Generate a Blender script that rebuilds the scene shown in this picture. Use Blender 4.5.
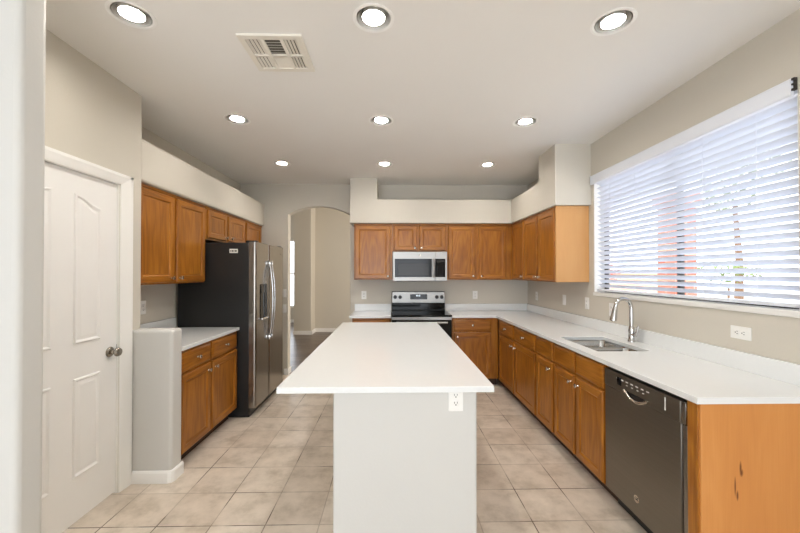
import bpy, bmesh, math, random
from mathutils import Vector, Matrix
random.seed(7)
SC = bpy.context.scene
for _o in list(bpy.data.objects):
    bpy.data.objects.remove(_o)
COL = SC.collection
R = math.radians

# ------------------------------------------------------------------ camera, sky, sun, large lights, exposure
cd = bpy.data.cameras.new('camera')
cd.sensor_width = 36.0
cd.lens = 356.0 / 800.0 * 36.0
cd.shift_y = 3.7 / 800.0
cd.clip_start = 0.02
cam = bpy.data.objects.new('camera', cd)
cam.location = (0, 0, 1.455)
cam.rotation_euler = (R(90.5), 0, R(-1.2))
COL.objects.link(cam)
SC.camera = cam

SC.view_settings.view_transform = 'Standard'
SC.view_settings.look = 'None'
SC.view_settings.gamma = 1.0
SC.view_settings.use_curve_mapping = False
SC.view_settings.exposure = 0.3
SC.cycles.use_denoising = True
SC.cycles.max_bounces = 10
SC.cycles.diffuse_bounces = 5
SC.cycles.sample_clamp_indirect = 6.0
SC.cycles.caustics_reflective = False
SC.cycles.caustics_refractive = False

world = bpy.data.worlds.new('sky')
SC.world = world
world.use_nodes = True
bg = world.node_tree.nodes['Background']
bg.inputs['Color'].default_value = (0.86, 0.92, 1.0, 1)
bg.inputs['Strength'].default_value = 3.8

sd = bpy.data.lights.new('sun', 'SUN')
sd.energy = 2.5
sd.color = (1.0, 0.95, 0.88)
sd.angle = R(0.6)
sun = bpy.data.objects.new('sun', sd)
sun.rotation_euler = (R(18), R(-42), 0)      # light travels towards +x: it reaches the yard, not the kitchen window
COL.objects.link(sun)

def area(name, loc, rot, sx, sy, watts, color):
    ld = bpy.data.lights.new(name, 'AREA')
    ld.shape = 'RECTANGLE'
    ld.size, ld.size_y = sx, sy
    ld.energy = watts
    ld.color = color
    o = bpy.data.objects.new(name, ld)
    o.location = loc
    o.rotation_euler = rot
    COL.objects.link(o)
    return o
# patio daylight at the opening behind the camera; unseen light added in the hall
area('patio_daylight', (-0.9, -3.62, 1.25), (R(132), 0, 0), 4.4, 2.3, 57, (0.87, 0.935, 1.0))
area('hall_fill', (2.1, 7.0, 1.7), (0, R(90), 0), 2.2, 2.6, 95, (1.0, 0.91, 0.80))  # added area light brightening the hall from its closed side

# ------------------------------------------------------------------ material helpers
def srgb(r, g, b):
    f = lambda c: (c / 255 / 12.92) if c <= 10.3 else ((c / 255 + 0.055) / 1.055) ** 2.4
    return (f(r), f(g), f(b), 1)

MATS = {}
def new_mat(name):
    m = bpy.data.materials.new(name)
    m.use_nodes = True
    nt = m.node_tree
    return m, nt, nt.nodes['Principled BSDF']

def N(nt, t, **kw):
    n = nt.nodes.new(t)
    for k, v in kw.items():
        setattr(n, k, v)
    return n

def math_n(nt, op, a, b=None):
    n = N(nt, 'ShaderNodeMath', operation=op)
    for i, v in enumerate((a, b)):
        if v is None:
            continue
        if isinstance(v, (int, float)):
            n.inputs[i].default_value = v
        else:
            nt.links.new(v, n.inputs[i])
    return n.outputs[0]

def ramp(nt, fac, stops):
    r = N(nt, 'ShaderNodeValToRGB')
    els = r.color_ramp.elements
    while len(els) < len(stops):
        els.new(0.5)
    for e, (p, c) in zip(els, stops):
        e.position = p
        e.color = c
    nt.links.new(fac, r.inputs['Fac'])
    return r.outputs['Color']

def plain(name, col, rough=0.5, metal=0.0, var=0.03, scale=6.0, bump=0.0, bscale=120.0, coat=0.0, emit=None, spec=0.5):
    m, nt, b = new_mat(name)
    tc = N(nt, 'ShaderNodeTexCoord')
    no = N(nt, 'ShaderNodeTexNoise')
    no.inputs['Scale'].default_value = scale
    no.inputs['Detail'].default_value = 4
    nt.links.new(tc.outputs['Object'], no.inputs['Vector'])
    lo = tuple(c * (1 - var) for c in col[:3]) + (1,)
    hi = tuple(min(1, c * (1 + var)) for c in col[:3]) + (1,)
    nt.links.new(ramp(nt, no.outputs['Fac'], [(0.3, lo), (0.7, hi)]), b.inputs['Base Color'])
    b.inputs['Roughness'].default_value = rough
    b.inputs['Metallic'].default_value = metal
    b.inputs['Specular IOR Level'].default_value = spec
    b.inputs['Coat Weight'].default_value = coat
    if bump:
        n2 = N(nt, 'ShaderNodeTexNoise')
        n2.inputs['Scale'].default_value = bscale
        n2.inputs['Detail'].default_value = 3
        nt.links.new(tc.outputs['Object'], n2.inputs['Vector'])
        bp = N(nt, 'ShaderNodeBump')
        bp.inputs['Strength'].default_value = bump
        bp.inputs['Distance'].default_value = 0.004
        nt.links.new(n2.outputs['Fac'], bp.inputs['Height'])
        nt.links.new(bp.outputs['Normal'], b.inputs['Normal'])
    if emit:
        b.inputs['Emission Color'].default_value = emit[0]
        b.inputs['Emission Strength'].default_value = emit[1]
    MATS[name] = m
    return m

def wood(name, dark, mid, light, horizontal=False, rough=0.33, contrast=1.0, scuffs=None):
    m, nt, b = new_mat(name)
    tc = N(nt, 'ShaderNodeTexCoord')
    sp = N(nt, 'ShaderNodeSeparateXYZ')
    nt.links.new(tc.outputs['Object'], sp.inputs[0])
    oi = N(nt, 'ShaderNodeObjectInfo')
    t = math_n(nt, 'ADD', sp.outputs['X'], sp.outputs['Y'])
    z = sp.outputs['Z']
    across, along = (z, t) if horizontal else (t, z)
    seed = math_n(nt, 'MULTIPLY', oi.outputs['Random'], 13.0)
    def noise(sa, sl, detail, off=0.0):
        cb = N(nt, 'ShaderNodeCombineXYZ')
        nt.links.new(math_n(nt, 'MULTIPLY', across, sa), cb.inputs['X'])
        nt.links.new(math_n(nt, 'MULTIPLY', along, sl), cb.inputs['Y'])
        nt.links.new(math_n(nt, 'ADD', seed, off), cb.inputs['Z'])
        n = N(nt, 'ShaderNodeTexNoise')
        n.inputs['Scale'].default_value = 1.0
        n.inputs['Detail'].default_value = detail
        nt.links.new(cb.outputs[0], n.inputs['Vector'])
        return n.outputs['Fac']
    rings = math_n(nt, 'SINE', math_n(nt, 'MULTIPLY', noise(5.5, 0.9, 2), 52.0))
    rings = math_n(nt, 'ADD', math_n(nt, 'MULTIPLY', rings, 0.075 * contrast), 0.5)
    fine = math_n(nt, 'MULTIPLY', math_n(nt, 'SUBTRACT', noise(160, 5, 3, 3.0), 0.5), 0.6 * contrast)
    broad = math_n(nt, 'MULTIPLY', math_n(nt, 'SUBTRACT', noise(7, 0.8, 3, 7.0), 0.5), 0.42)
    fac = math_n(nt, 'ADD', math_n(nt, 'ADD', rings, fine), broad)
    colr = ramp(nt, fac, [(0.18, dark), (0.5, mid), (0.85, light)])
    if scuffs:
        acc = None
        for (y, zz, ry, rz) in scuffs:
            dx = math_n(nt, 'DIVIDE', math_n(nt, 'SUBTRACT', sp.outputs['X'], y), ry)
            dz = math_n(nt, 'DIVIDE', math_n(nt, 'SUBTRACT', z, zz), rz)
            d = math_n(nt, 'ADD', math_n(nt, 'MULTIPLY', dx, dx), math_n(nt, 'MULTIPLY', dz, dz))
            v = math_n(nt, 'MAXIMUM', math_n(nt, 'SUBTRACT', 1.0, d), 0.0)
            acc = v if acc is None else math_n(nt, 'MAXIMUM', acc, v)
        acc = math_n(nt, 'MINIMUM', math_n(nt, 'MULTIPLY', acc, 1.1), 1.0)
        mx = N(nt, 'ShaderNodeMix', data_type='RGBA')
        nt.links.new(acc, mx.inputs[0])
        nt.links.new(colr, mx.inputs[6])
        mx.inputs[7].default_value = srgb(112, 62, 26)
        colr = mx.outputs[2]
    nt.links.new(colr, b.inputs['Base Color'])
    b.inputs['Roughness'].default_value = rough
    bp = N(nt, 'ShaderNodeBump')
    bp.inputs['Strength'].default_value = 0.08
    bp.inputs['Distance'].default_value = 0.002
    nt.links.new(fac, bp.inputs['Height'])
    nt.links.new(bp.outputs['Normal'], b.inputs['Normal'])
    MATS[name] = m
    return m

def steel(name, col, rough=0.3, brush_axis='Y'):
    m, nt, b = new_mat(name)
    tc = N(nt, 'ShaderNodeTexCoord')
    mp = N(nt, 'ShaderNodeMapping')
    mp.inputs['Scale'].default_value = {'X': (2, 300, 300), 'Y': (300, 2, 300), 'Z': (300, 300, 2)}[brush_axis]
    nt.links.new(tc.outputs['Object'], mp.inputs['Vector'])
    no = N(nt, 'ShaderNodeTexNoise')
    no.inputs['Scale'].default_value = 1.0
    nt.links.new(mp.outputs[0], no.inputs['Vector'])
    lo = tuple(c * 0.92 for c in col[:3]) + (1,)
    nt.links.new(ramp(nt, no.outputs['Fac'], [(0.3, lo), (0.7, col)]), b.inputs['Base Color'])
    b.inputs['Metallic'].default_value = 1.0
    b.inputs['Roughness'].default_value = rough
    MATS[name] = m
    return m

plain('wall_paint', srgb(204, 198, 186), 0.75, var=0.012, scale=1.5, bump=0.12, bscale=90)
plain('cool_wall_paint', srgb(205, 204, 200), 0.75, var=0.012, scale=1.5, bump=0.12, bscale=90)
plain('ceiling_paint', srgb(234, 232, 228), 0.85, var=0.01, scale=1.5, bump=0.12, bscale=80)
plain('white_trim', srgb(243, 242, 239), 0.38, var=0.008)
plain('white_door', srgb(243, 242, 240), 0.4, var=0.008)
plain('island_paint', srgb(206, 205, 201), 0.7, var=0.012, scale=1.5, bump=0.12, bscale=90)
plain('white_quartz', srgb(229, 231, 231), 0.10, var=0.008, scale=40, spec=0.5)
wood('oak_upright', srgb(104, 58, 10), srgb(154, 94, 24), srgb(184, 124, 42))
wood('oak_level', srgb(104, 58, 10), srgb(154, 94, 24), srgb(184, 124, 42), horizontal=True)
wood('pale_veneer', srgb(196, 142, 84), srgb(208, 156, 98), srgb(216, 168, 112), rough=0.4, contrast=0.3)
wood('amber_veneer', srgb(190, 120, 58), srgb(205, 138, 72), srgb(220, 158, 92), rough=0.4, contrast=0.35,
     scuffs=[(-0.125, 0.595, 0.006, 0.036), (-0.121, 0.575, 0.009, 0.02), (-0.150, 0.515, 0.0045, 0.05), (-0.140, 0.475, 0.006, 0.026)])
plain('toe_dark_board', srgb(58, 34, 18), 0.6)  # dark brown board for the recessed toe kicks
steel('brushed_steel', (0.30, 0.275, 0.245, 1), 0.22, 'Y')
steel('brushed_steel_wide', (0.45, 0.445, 0.43, 1), 0.46, 'X')
steel('slate_steel', (0.24, 0.22, 0.19, 1), 0.33, 'Y')
steel('chrome', (0.66, 0.66, 0.66, 1), 0.07, 'Z')
steel('nickel', (0.62, 0.57, 0.50, 1), 0.25, 'Z')
steel('dark_nickel', (0.34, 0.31, 0.27, 1), 0.25, 'Z')
steel('sink_steel', (0.48, 0.47, 0.45, 1), 0.2, 'Y')
plain('black_enamel', srgb(24, 24, 24), 0.45, var=0.05, bump=0.06, bscale=400)
plain('black_gloss', srgb(12, 12, 13), 0.08, var=0.02, spec=0.22)
plain('black_plastic', srgb(24, 24, 25), 0.4)
plain('smoked_glass', srgb(52, 51, 50), 0.12, var=0.02, spec=0.2)
plain('burner_ring', srgb(62, 62, 64), 0.25)
plain('white_plastic', srgb(238, 237, 233), 0.35, var=0.005)
plain('slot_black', srgb(30, 28, 26), 0.6)
plain('blind_white', srgb(226, 230, 239), 0.45, var=0.006)
plain('bronze_frame', srgb(52, 46, 44), 0.5)
plain('sill_white', srgb(228, 226, 222), 0.4)
plain('can_reflector', (0.80, 0.79, 0.75, 1), 0.4, metal=0.2)
plain('vent_enamel', srgb(228, 223, 212), 0.5)
plain('vent_dark', srgb(96, 90, 80), 0.8)
plain('lamp_glow', (1, 1, 1, 1), 0.5, emit=((1.0, 0.945, 0.87, 1), 205.0))
plain('clock_glow', (0.8, 0.9, 1, 1), 0.5, emit=((0.85, 0.93, 1.0, 1), 2.0))
plain('sticker_white', srgb(225, 224, 216), 0.5)
plain('pink_stucco', srgb(214, 172, 148), 0.9, bump=0.3)
plain('patio_concrete', srgb(205, 198, 188), 0.9, bump=0.2, bscale=40)
plain('leaf_green', srgb(104, 120, 60), 0.6, var=0.3, scale=9)
plain('leaf_yellow', srgb(206, 168, 70), 0.6, var=0.3, scale=9)
plain('flower_red', srgb(196, 82, 70), 0.6, var=0.3, scale=9)
plain('bark', srgb(110, 84, 62), 0.9)

def glass_mat():
    m, nt, b = new_mat('window_glass')
    out = nt.nodes['Material Output']
    tr = N(nt, 'ShaderNodeBsdfTransparent')
    gl = N(nt, 'ShaderNodeBsdfGlossy')
    gl.inputs['Roughness'].default_value = 0.02
    lw = N(nt, 'ShaderNodeLayerWeight')
    lw.inputs['Blend'].default_value = 0.12
    mx = N(nt, 'ShaderNodeMixShader')
    nt.links.new(lw.outputs['Fresnel'], mx.inputs[0])
    nt.links.new(tr.outputs[0], mx.inputs[1])
    nt.links.new(gl.outputs[0], mx.inputs[2])
    nt.links.new(mx.outputs[0], out.inputs['Surface'])
    MATS['window_glass'] = m
glass_mat()

def grid_mat(name, w, h, mortar, ox, oy, c1, c2, cm, offset=0.0, rough=0.35, rot=0.0, mottle=0.5, vertical=False, bumpd=0.002, mdark=None):
    m, nt, b = new_mat(name)
    tc = N(nt, 'ShaderNodeTexCoord')
    vec = tc.outputs['Object']
    if vertical:
        s = N(nt, 'ShaderNodeSeparateXYZ')
        nt.links.new(vec, s.inputs[0])
        cb = N(nt, 'ShaderNodeCombineXYZ')
        nt.links.new(math_n(nt, 'ADD', s.outputs['X'], s.outputs['Y']), cb.inputs['X'])
        nt.links.new(s.outputs['Z'], cb.inputs['Y'])
        vec = cb.outputs[0]
    mp = N(nt, 'ShaderNodeMapping')
    mp.inputs['Location'].default_value = (-ox, -oy, 0)
    mp.inputs['Rotation'].default_value = (0, 0, rot)
    nt.links.new(vec, mp.inputs['Vector'])
    br = N(nt, 'ShaderNodeTexBrick')
    br.offset = offset
    br.squash = 1.0
    br.inputs['Scale'].default_value = 1.0
    br.inputs['Brick Width'].default_value = w
    br.inputs['Row Height'].default_value = h
    br.inputs['Mortar Size'].default_value = mortar
    br.inputs['Mortar Smooth'].default_value = 0.1
    br.inputs['Bias'].default_value = 0.0
    br.inputs['Color1'].default_value = c1
    br.inputs['Color2'].default_value = c2
    br.inputs['Mortar'].default_value = cm
    nt.links.new(mp.outputs[0], br.inputs['Vector'])
    if mdark:
        ng = N(nt, 'ShaderNodeTexNoise')
        ng.inputs['Scale'].default_value = 3.1
        ng.inputs['Detail'].default_value = 3
        nt.links.new(tc.outputs['Object'], ng.inputs['Vector'])
        nt.links.new(ramp(nt, ng.outputs['Fac'], [(0.47, cm), (0.60, mdark)]), br.inputs['Mortar'])
    n1 = N(nt, 'ShaderNodeTexNoise')
    n1.inputs['Scale'].default_value = 5.5
    n1.inputs['Detail'].default_value = 8
    n1.inputs['Roughness'].default_value = 0.65
    nt.links.new(tc.outputs['Object'], n1.inputs['Vector'])
    mot = ramp(nt, n1.outputs['Fac'], [(0.3, (1 - mottle * 0.30, 1 - mottle * 0.34, 1 - mottle * 0.40, 1)), (0.5, (1, 0.99, 0.97, 1)), (0.72, (1 + mottle * 0.2,) * 3 + (1,))])
    mx = N(nt, 'ShaderNodeMix', data_type='RGBA', blend_type='MULTIPLY')
    mx.inputs[0].default_value = 1.0
    nt.links.new(br.outputs['Color'], mx.inputs[6])
    nt.links.new(mot, mx.inputs[7])
    nt.links.new(mx.outputs[2], b.inputs['Base Color'])
    b.inputs['Roughness'].default_value = rough
    bp = N(nt, 'ShaderNodeBump')
    bp.inputs['Strength'].default_value = 0.5
    bp.inputs['Distance'].default_value = bumpd
    bp.invert = True
    nt.links.new(br.outputs['Fac'], bp.inputs['Height'])
    nt.links.new(bp.outputs['Normal'], b.inputs['Normal'])
    MATS[name] = m
grid_mat('floor_tile', 0.311, 0.31, 0.0034, 0.82, 2.085, srgb(210, 197, 182), srgb(220, 209, 196), srgb(186, 172, 157), rough=0.3, mottle=0.95, mdark=srgb(96, 80, 66))
grid_mat('dark_planks', 1.3, 0.13, 0.0015, 0, 0, srgb(88, 76, 68), srgb(112, 99, 89), srgb(54, 45, 40), offset=0.37, rough=0.3, rot=0.0, mottle=0.9)
grid_mat('red_brick', 0.22, 0.075, 0.006, 0, 0, srgb(160, 96, 80), srgb(180, 118, 100), srgb(190, 166, 148), offset=0.5, rough=0.9, vertical=True)

# ------------------------------------------------------------------ mesh builder
class MB:
    def __init__(s):
        s.bm = bmesh.new()
    def box(s, lo, hi, mi=0, bev=0.0, seg=2, edges=None):
        lo, hi = Vector(lo), Vector(hi)
        lo, hi = Vector(map(min, lo, hi)), Vector(map(max, lo, hi))
        r = bmesh.ops.create_cube(s.bm, size=1.0)
        vs = r['verts']
        for v in vs:
            v.co = Vector(((lo[i] + hi[i]) / 2 + v.co[i] * (hi[i] - lo[i])) for i in range(3))
        fs = {f for v in vs for f in v.link_faces}
        for f in fs:
            f.material_index = mi
        if bev:
            es = list({e for v in vs for e in v.link_edges})
            if edges:
                es = [e for e in es if edges((e.verts[0].co + e.verts[1].co) / 2, (e.verts[1].co - e.verts[0].co).normalized())]
            bmesh.ops.bevel(s.bm, geom=es, offset=bev, segments=seg, profile=0.5, affect='EDGES', clamp_overlap=True, material=mi)
        return s
    def ring_loft(s, rings, mi=0, cap0=True, cap1=True, closed=False):
        vr = [[s.bm.verts.new(p) for p in ring] for ring in rings]
        n = len(vr[0])
        pairs = list(zip(vr, vr[1:])) + ([(vr[-1], vr[0])] if closed else [])
        for a, b in pairs:
            for i in range(n):
                f = s.bm.faces.new((a[i], a[(i + 1) % n], b[(i + 1) % n], b[i]))
                f.material_index = mi
        if not closed:
            for ok, ring in ((cap0, vr[0]), (cap1, vr[-1])):
                if ok:
                    f = s.bm.faces.new(ring)
                    f.material_index = mi
        return s
    def lathe(s, prof, origin, axis, mi=0, n=20, cap0=True, cap1=True):
        axis = Vector(axis).normalized()
        a = axis.orthogonal().normalized()
        b = axis.cross(a)
        o = Vector(origin)
        rings = [[o + axis * h + (a * math.cos(2 * math.pi * i / n) + b * math.sin(2 * math.pi * i / n)) * max(r, 1e-4) for i in range(n)] for r, h in prof]
        return s.ring_loft(rings, mi, cap0, cap1)
    def cyl(s, p0, p1, r, mi=0, n=16, r1=None):
        p0, p1 = Vector(p0), Vector(p1)
        return s.lathe([(r, 0), (r if r1 is None else r1, (p1 - p0).length)], p0, p1 - p0, mi, n)
    def tube(s, path, r, mi=0, n=12):
        P = [Vector(p) for p in path]
        rs = r if isinstance(r, (list, tuple)) else [r] * len(P)
        up = None
        rings = []
        for i, p in enumerate(P):
            t = (P[min(i + 1, len(P) - 1)] - P[max(i - 1, 0)]).normalized()
            if up is None:
                up = t.orthogonal().normalized()
            up = (up - t * up.dot(t)).normalized()
            b = t.cross(up)
            rings.append([p + (up * math.cos(2 * math.pi * k / n) + b * math.sin(2 * math.pi * k / n)) * rs[i] for k in range(n)])
        return s.ring_loft(rings, mi)
    def prism(s, poly, d, mi=0):
        """poly: 3D points of one planar outline; d: extrusion vector"""
        d = Vector(d)
        a = [s.bm.verts.new(p) for p in poly]
        b = [s.bm.verts.new(Vector(p) + d) for p in poly]
        n = len(a)
        for f in [s.bm.faces.new(a), s.bm.faces.new(b)] + [s.bm.faces.new((a[i], a[(i + 1) % n], b[(i + 1) % n], b[i])) for i in range(n)]:
            f.material_index = mi
        return s
    def cells(s, xs, ys, keep, z0, z1, mi=0):
        V = {}
        def v(i, j, k):
            if (i, j, k) not in V:
                V[i, j, k] = s.bm.verts.new((xs[i], ys[j], (z0, z1)[k]))
            return V[i, j, k]
        nx, ny = len(xs) - 1, len(ys) - 1
        K = lambda i, j: 0 <= i < nx and 0 <= j < ny and keep((xs[i] + xs[i + 1]) / 2, (ys[j] + ys[j + 1]) / 2)
        for i in range(nx):
            for j in range(ny):
                if not K(i, j):
                    continue
                s.bm.faces.new((v(i, j, 1), v(i + 1, j, 1), v(i + 1, j + 1, 1), v(i, j + 1, 1)))
                s.bm.faces.new((v(i, j, 0), v(i, j + 1, 0), v(i + 1, j + 1, 0), v(i + 1, j, 0)))
                for di, dj, a, b in ((-1, 0, (0, 1), (0, 0)), (1, 0, (1, 0), (1, 1)), (0, -1, (0, 0), (1, 0)), (0, 1, (1, 1), (0, 1))):
                    if not K(i + di, j + dj):
                        p, q = (i + a[0], j + a[1]), (i + b[0], j + b[1])
                        s.bm.faces.new((v(*p, 0), v(*q, 0), v(*q, 1), v(*p, 1)))
        return s
    def round_edges(s, off, test, seg=3):
        bmesh.ops.recalc_face_normals(s.bm, faces=s.bm.faces)
        es = [e for e in s.bm.edges if e.is_convex and len(e.link_faces) == 2 and test((e.verts[0].co + e.verts[1].co) / 2, (e.verts[1].co - e.verts[0].co).normalized())]
        bmesh.ops.bevel(s.bm, geom=es, offset=off, segments=seg, profile=0.5, affect='EDGES', clamp_overlap=True)
        return s
    def build(s, name, mats, parent=None, bevel=0.0, smooth=True):
        bm = s.bm
        bmesh.ops.recalc_face_normals(bm, faces=bm.faces)
        off = Vector((0, 0, 0))
        p = parent
        while p is not None:
            off += p.location
            p = p.parent
        bmesh.ops.translate(bm, vec=-off, verts=bm.verts)
        me = bpy.data.meshes.new(name)
        bm.to_mesh(me)
        bm.free()
        if smooth:
            me.polygons.foreach_set('use_smooth', [True] * len(me.polygons))
            me.set_sharp_from_angle(angle=R(38))
            for p in me.polygons:                 # large flat sides stay flat next to their rounded edges
                if p.area > 0.002 and max(abs(c) for c in p.normal) > 0.9995:
                    p.use_smooth = False
        for m in ([mats] if isinstance(mats, str) else mats):
            me.materials.append(MATS[m])
        o = bpy.data.objects.new(name, me)
        COL.objects.link(o)
        if parent is not None:
            o.parent = parent
        if bevel:
            b = o.modifiers.new('edge', 'BEVEL')
            b.width = bevel
            b.segments = 2
            b.limit_method = 'ANGLE'
            b.harden_normals = True
        return o

def tag(o, label, cat, group=None):
    o['label'] = label
    o['category'] = cat
    if group:
        o['group'] = group
    return o
def thing(name, label, cat, loc, group=None):
    o = bpy.data.objects.new(name, None)
    o.location = loc
    o.empty_display_size = 0.1
    COL.objects.link(o)
    return tag(o, label, cat, group)
def struct(name, mb, mats, bevel=0.0, parent=None):
    o = mb.build(name, mats, parent, bevel)
    o['kind'] = 'structure'
    return o
def text_mesh(name, body, size, loc, rot, mat, parent):
    cu = bpy.data.curves.new(name, 'FONT')
    cu.body = body
    cu.size = size
    cu.align_x = cu.align_y = 'CENTER'
    cu.extrude = 0.0004
    tmp = bpy.data.objects.new('lettering_source', cu)
    COL.objects.link(tmp)
    bpy.context.view_layer.update()
    me = bpy.data.meshes.new_from_object(tmp)
    bpy.data.objects.remove(tmp)
    M = Matrix.Translation(loc) @ rot.to_4x4()
    off = Vector((0, 0, 0))
    p = parent
    while p is not None:
        off += p.location
        p = p.parent
    me.transform(Matrix.Translation(-off) @ M)
    me.materials.clear()
    me.materials.append(MATS[mat])
    o = bpy.data.objects.new(name, me)
    COL.objects.link(o)
    o.parent = parent
    return o

# ------------------------------------------------------------------ the room
H = 2.74
XL, XR, YB = -2.19, 1.974, 5.16       # kitchen wall faces
LX = (-1.297, -0.096, 1.128)
LY = (1.788, 2.99, 4.19)
CAN = 0.088

struct('floor', MB().box((-4.6, -3.7, -0.12), (XR, YB + 0.04, 0)), 'floor_tile')
struct('floor_hall', MB().box((-5.1, YB + 0.04, -0.12), (2.3, 11.0, 0)), 'dark_planks')

# ceiling with round holes for the nine cans
mb = MB()
sq = 0.12
xs = sorted([-4.6, XR] + [x + d for x in LX for d in (-sq, sq)])
ys = sorted([-3.7, YB] + [y + d for y in LY for d in (-sq, sq)])
for i in range(len(xs) - 1):
    for j in range(len(ys) - 1):
        cx, cy = (xs[i] + xs[i + 1]) / 2, (ys[j] + ys[j + 1]) / 2
        hit = [(x, y) for x in LX for y in LY if abs(x - cx) < 1e-3 and abs(y - cy) < 1e-3]
        if not hit:
            mb.bm.faces.new([mb.bm.verts.new((x, y, H)) for x, y in ((xs[i], ys[j]), (xs[i], ys[j + 1]), (xs[i + 1], ys[j + 1]), (xs[i + 1], ys[j]))])
        else:
            x, y = hit[0]
            n = 32
            outer, inner = [], []
            for k in range(n):
                a = 2 * math.pi * (k + 0.5) / n
                c, s_ = math.cos(a), math.sin(a)
                q = sq / max(abs(c), abs(s_))
                outer.append(mb.bm.verts.new((x + c * q, y + s_ * q, H)))
                inner.append(mb.bm.verts.new((x + c * CAN, y + s_ * CAN, H)))
            for k in range(n):
                mb.bm.faces.new((outer[k], outer[(k + 1) % n], inner[(k + 1) % n], inner[k]))
            for cx_, cy_ in ((1, 1), (-1, 1), (-1, -1), (1, -1)):     # the four corners the ring leaves open
                cv = Vector((x + cx_ * sq, y + cy_ * sq, H))
                near = sorted(outer, key=lambda v: (v.co - cv).length)[:2]
                mb.bm.faces.new((mb.bm.verts.new(cv), near[0], near[1]))
for f in mb.bm.faces:
    f.normal_update()
    if f.normal.z > 0:
        f.normal_flip()
mb.box((-4.8, -3.9, H + 0.16), (2.3, YB + 0.2, H + 0.28))  # unseen slab added above the cans to keep sky light out
struct('ceiling', mb, 'ceiling_paint')
struct('ceiling_hall', MB().box((-5.1, YB + 0.13, 3.3), (2.3, 11.0, 3.4)), 'ceiling_paint')

# wall with the window
WY0, WY1, WZ0, WZ1 = 1.685, 3.445, 1.25, 2.395
T = 0.16
mb = MB()
mb.box((XR, -3.7, -0.1), (XR + T, WY0, H + 0.2)).box((XR, WY1, -0.1), (XR + T, YB + 0.2, H + 0.2))
mb.box((XR, WY0, -0.1), (XR + T, WY1, WZ0)).box((XR, WY0, WZ1), (XR + T, WY1, H + 0.2))
struct('wall_right', mb, 'wall_paint')

# wall behind the range with the arched opening
AX0, AX1, ASP, ATOP = -1.505, -0.615, 2.305, 2.425
acx = (AX0 + AX1) / 2
hw = (AX1 - AX0) / 2
rise = ATOP - ASP
rad = (hw * hw + rise * rise) / (2 * rise)
arc = []
for k in range(25):
    a = -math.asin(hw / rad) + 2 * math.asin(hw / rad) * k / 24
    arc.append((acx + rad * math.sin(a), ATOP - rad + rad * math.cos(a)))
outl = [(-2.4, 0), (AX0, 0)] + arc + [(AX1, 0), (XR + 0.02, 0), (XR + 0.02, 3.4), (-2.4, 3.4)]
mb = MB().prism([(x, YB, z) for x, z in outl], (0, 0.13, 0))
struct('wall_back', mb, 'wall_paint', bevel=0.006)

struct('wall_left', MB().box((XL - 0.12, 2.62, 0), (XL, YB, H + 0.05)), 'wall_paint')
# wall with the panelled door, returning behind the upper cabinets
DY0, DY1, DZ = 1.63, 2.412, 2.05
mb = MB()
WX = -1.82
mb.box((WX - 0.115, 1.42, 0), (WX, DY0, H + 0.05)).box((WX - 0.115, DY0, DZ), (WX, DY1, H + 0.05))
mb.box((WX - 0.115, DY1, 0), (WX, 2.62, H + 0.05), bev=0.012, seg=3, edges=lambda m, d: abs(d.z) > 0.9 and m.y > 2.6 and m.x > WX - 0.01)
mb.box((XL - 0.12, 2.50, 0), (WX - 0.05, 2.62, H + 0.05))
struct('wall_pantry', mb, 'wall_paint')
# near stub wall with the switch
struct('wall_near', MB().box((-4.6, 1.32, 0), (-1.36, 1.43, H + 0.05), bev=0.022, seg=4,
       edges=lambda m, d: abs(d.z) > 0.9 and m.x > -1.5), 'cool_wall_paint')
struct('wall_pony', MB().box((WX - 0.02, 2.52, 0), (-1.538, 2.648, 1.058), bev=0.02, seg=4,
       edges=lambda m, d: (abs(d.z) > 0.9 and m.x > -1.6) or (m.z > 1.0 and abs(d.z) < 0.1)), 'cool_wall_paint')
mb = MB()
prof = [(0.0, 0), (0.013, 0), (0.013, 0.07), (0.007, 0.082), (0, 0.085)]
px0, px1, py0, py1 = WX + 0.018, -1.538, 2.52, 2.648
rings = []
for (x, y, nx, ny) in ((px0, py0, 0, -1), (px1 - 0.02, py0, 0, -1), (px1 - 0.006, py0 + 0.006, 0.7, -0.7), (px1, py0 + 0.02, 1, 0), (px1, py1, 1, 0)):
    rings.append([(x + nx * o, y + ny * o, z) for o, z in prof])
mb.ring_loft(rings)
struct('baseboard_pony', mb, 'white_trim')

# soffits: deep ledges over the wall cabinets, with raised ends
SZ0, SZ1 = 2.134, 2.452
rb = 0.018
vert_top = lambda m, d: True
struct('wall_soffit_left', MB().box((XL, 2.622, SZ0), (-1.845, YB - 0.001, SZ1), bev=rb, seg=3,
       edges=lambda m, d: m.x > -1.9 and abs(d.y) > 0.9), 'wall_paint')
struct('wall_soffit_back', MB().prism([(x, 4.80, z) for x, z in ((-0.574, SZ0), (XR - 0.001, SZ0), (XR - 0.001, SZ1), (-0.205, SZ1), (-0.205, H + 0.01), (-0.574, H + 0.01))], (0, YB - 4.801, 0)).round_edges(0.005, lambda m, d: m.y < 4.81 and m.z < 2.73 and m.x < 1.9), 'wall_paint')
struct('wall_soffit_right', MB().prism([(1.612, y, z) for y, z in ((3.49, SZ0), (4.815, SZ0), (4.815, SZ1 + 0.0005), (3.89, SZ1 + 0.0005), (3.89, H + 0.01), (3.49, H + 0.01))], (XR - 1.613, 0, 0)).round_edges(0.005, lambda m, d: m.x < 1.62 and m.z < 2.73 and m.y < 4.8), 'wall_paint')

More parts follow.
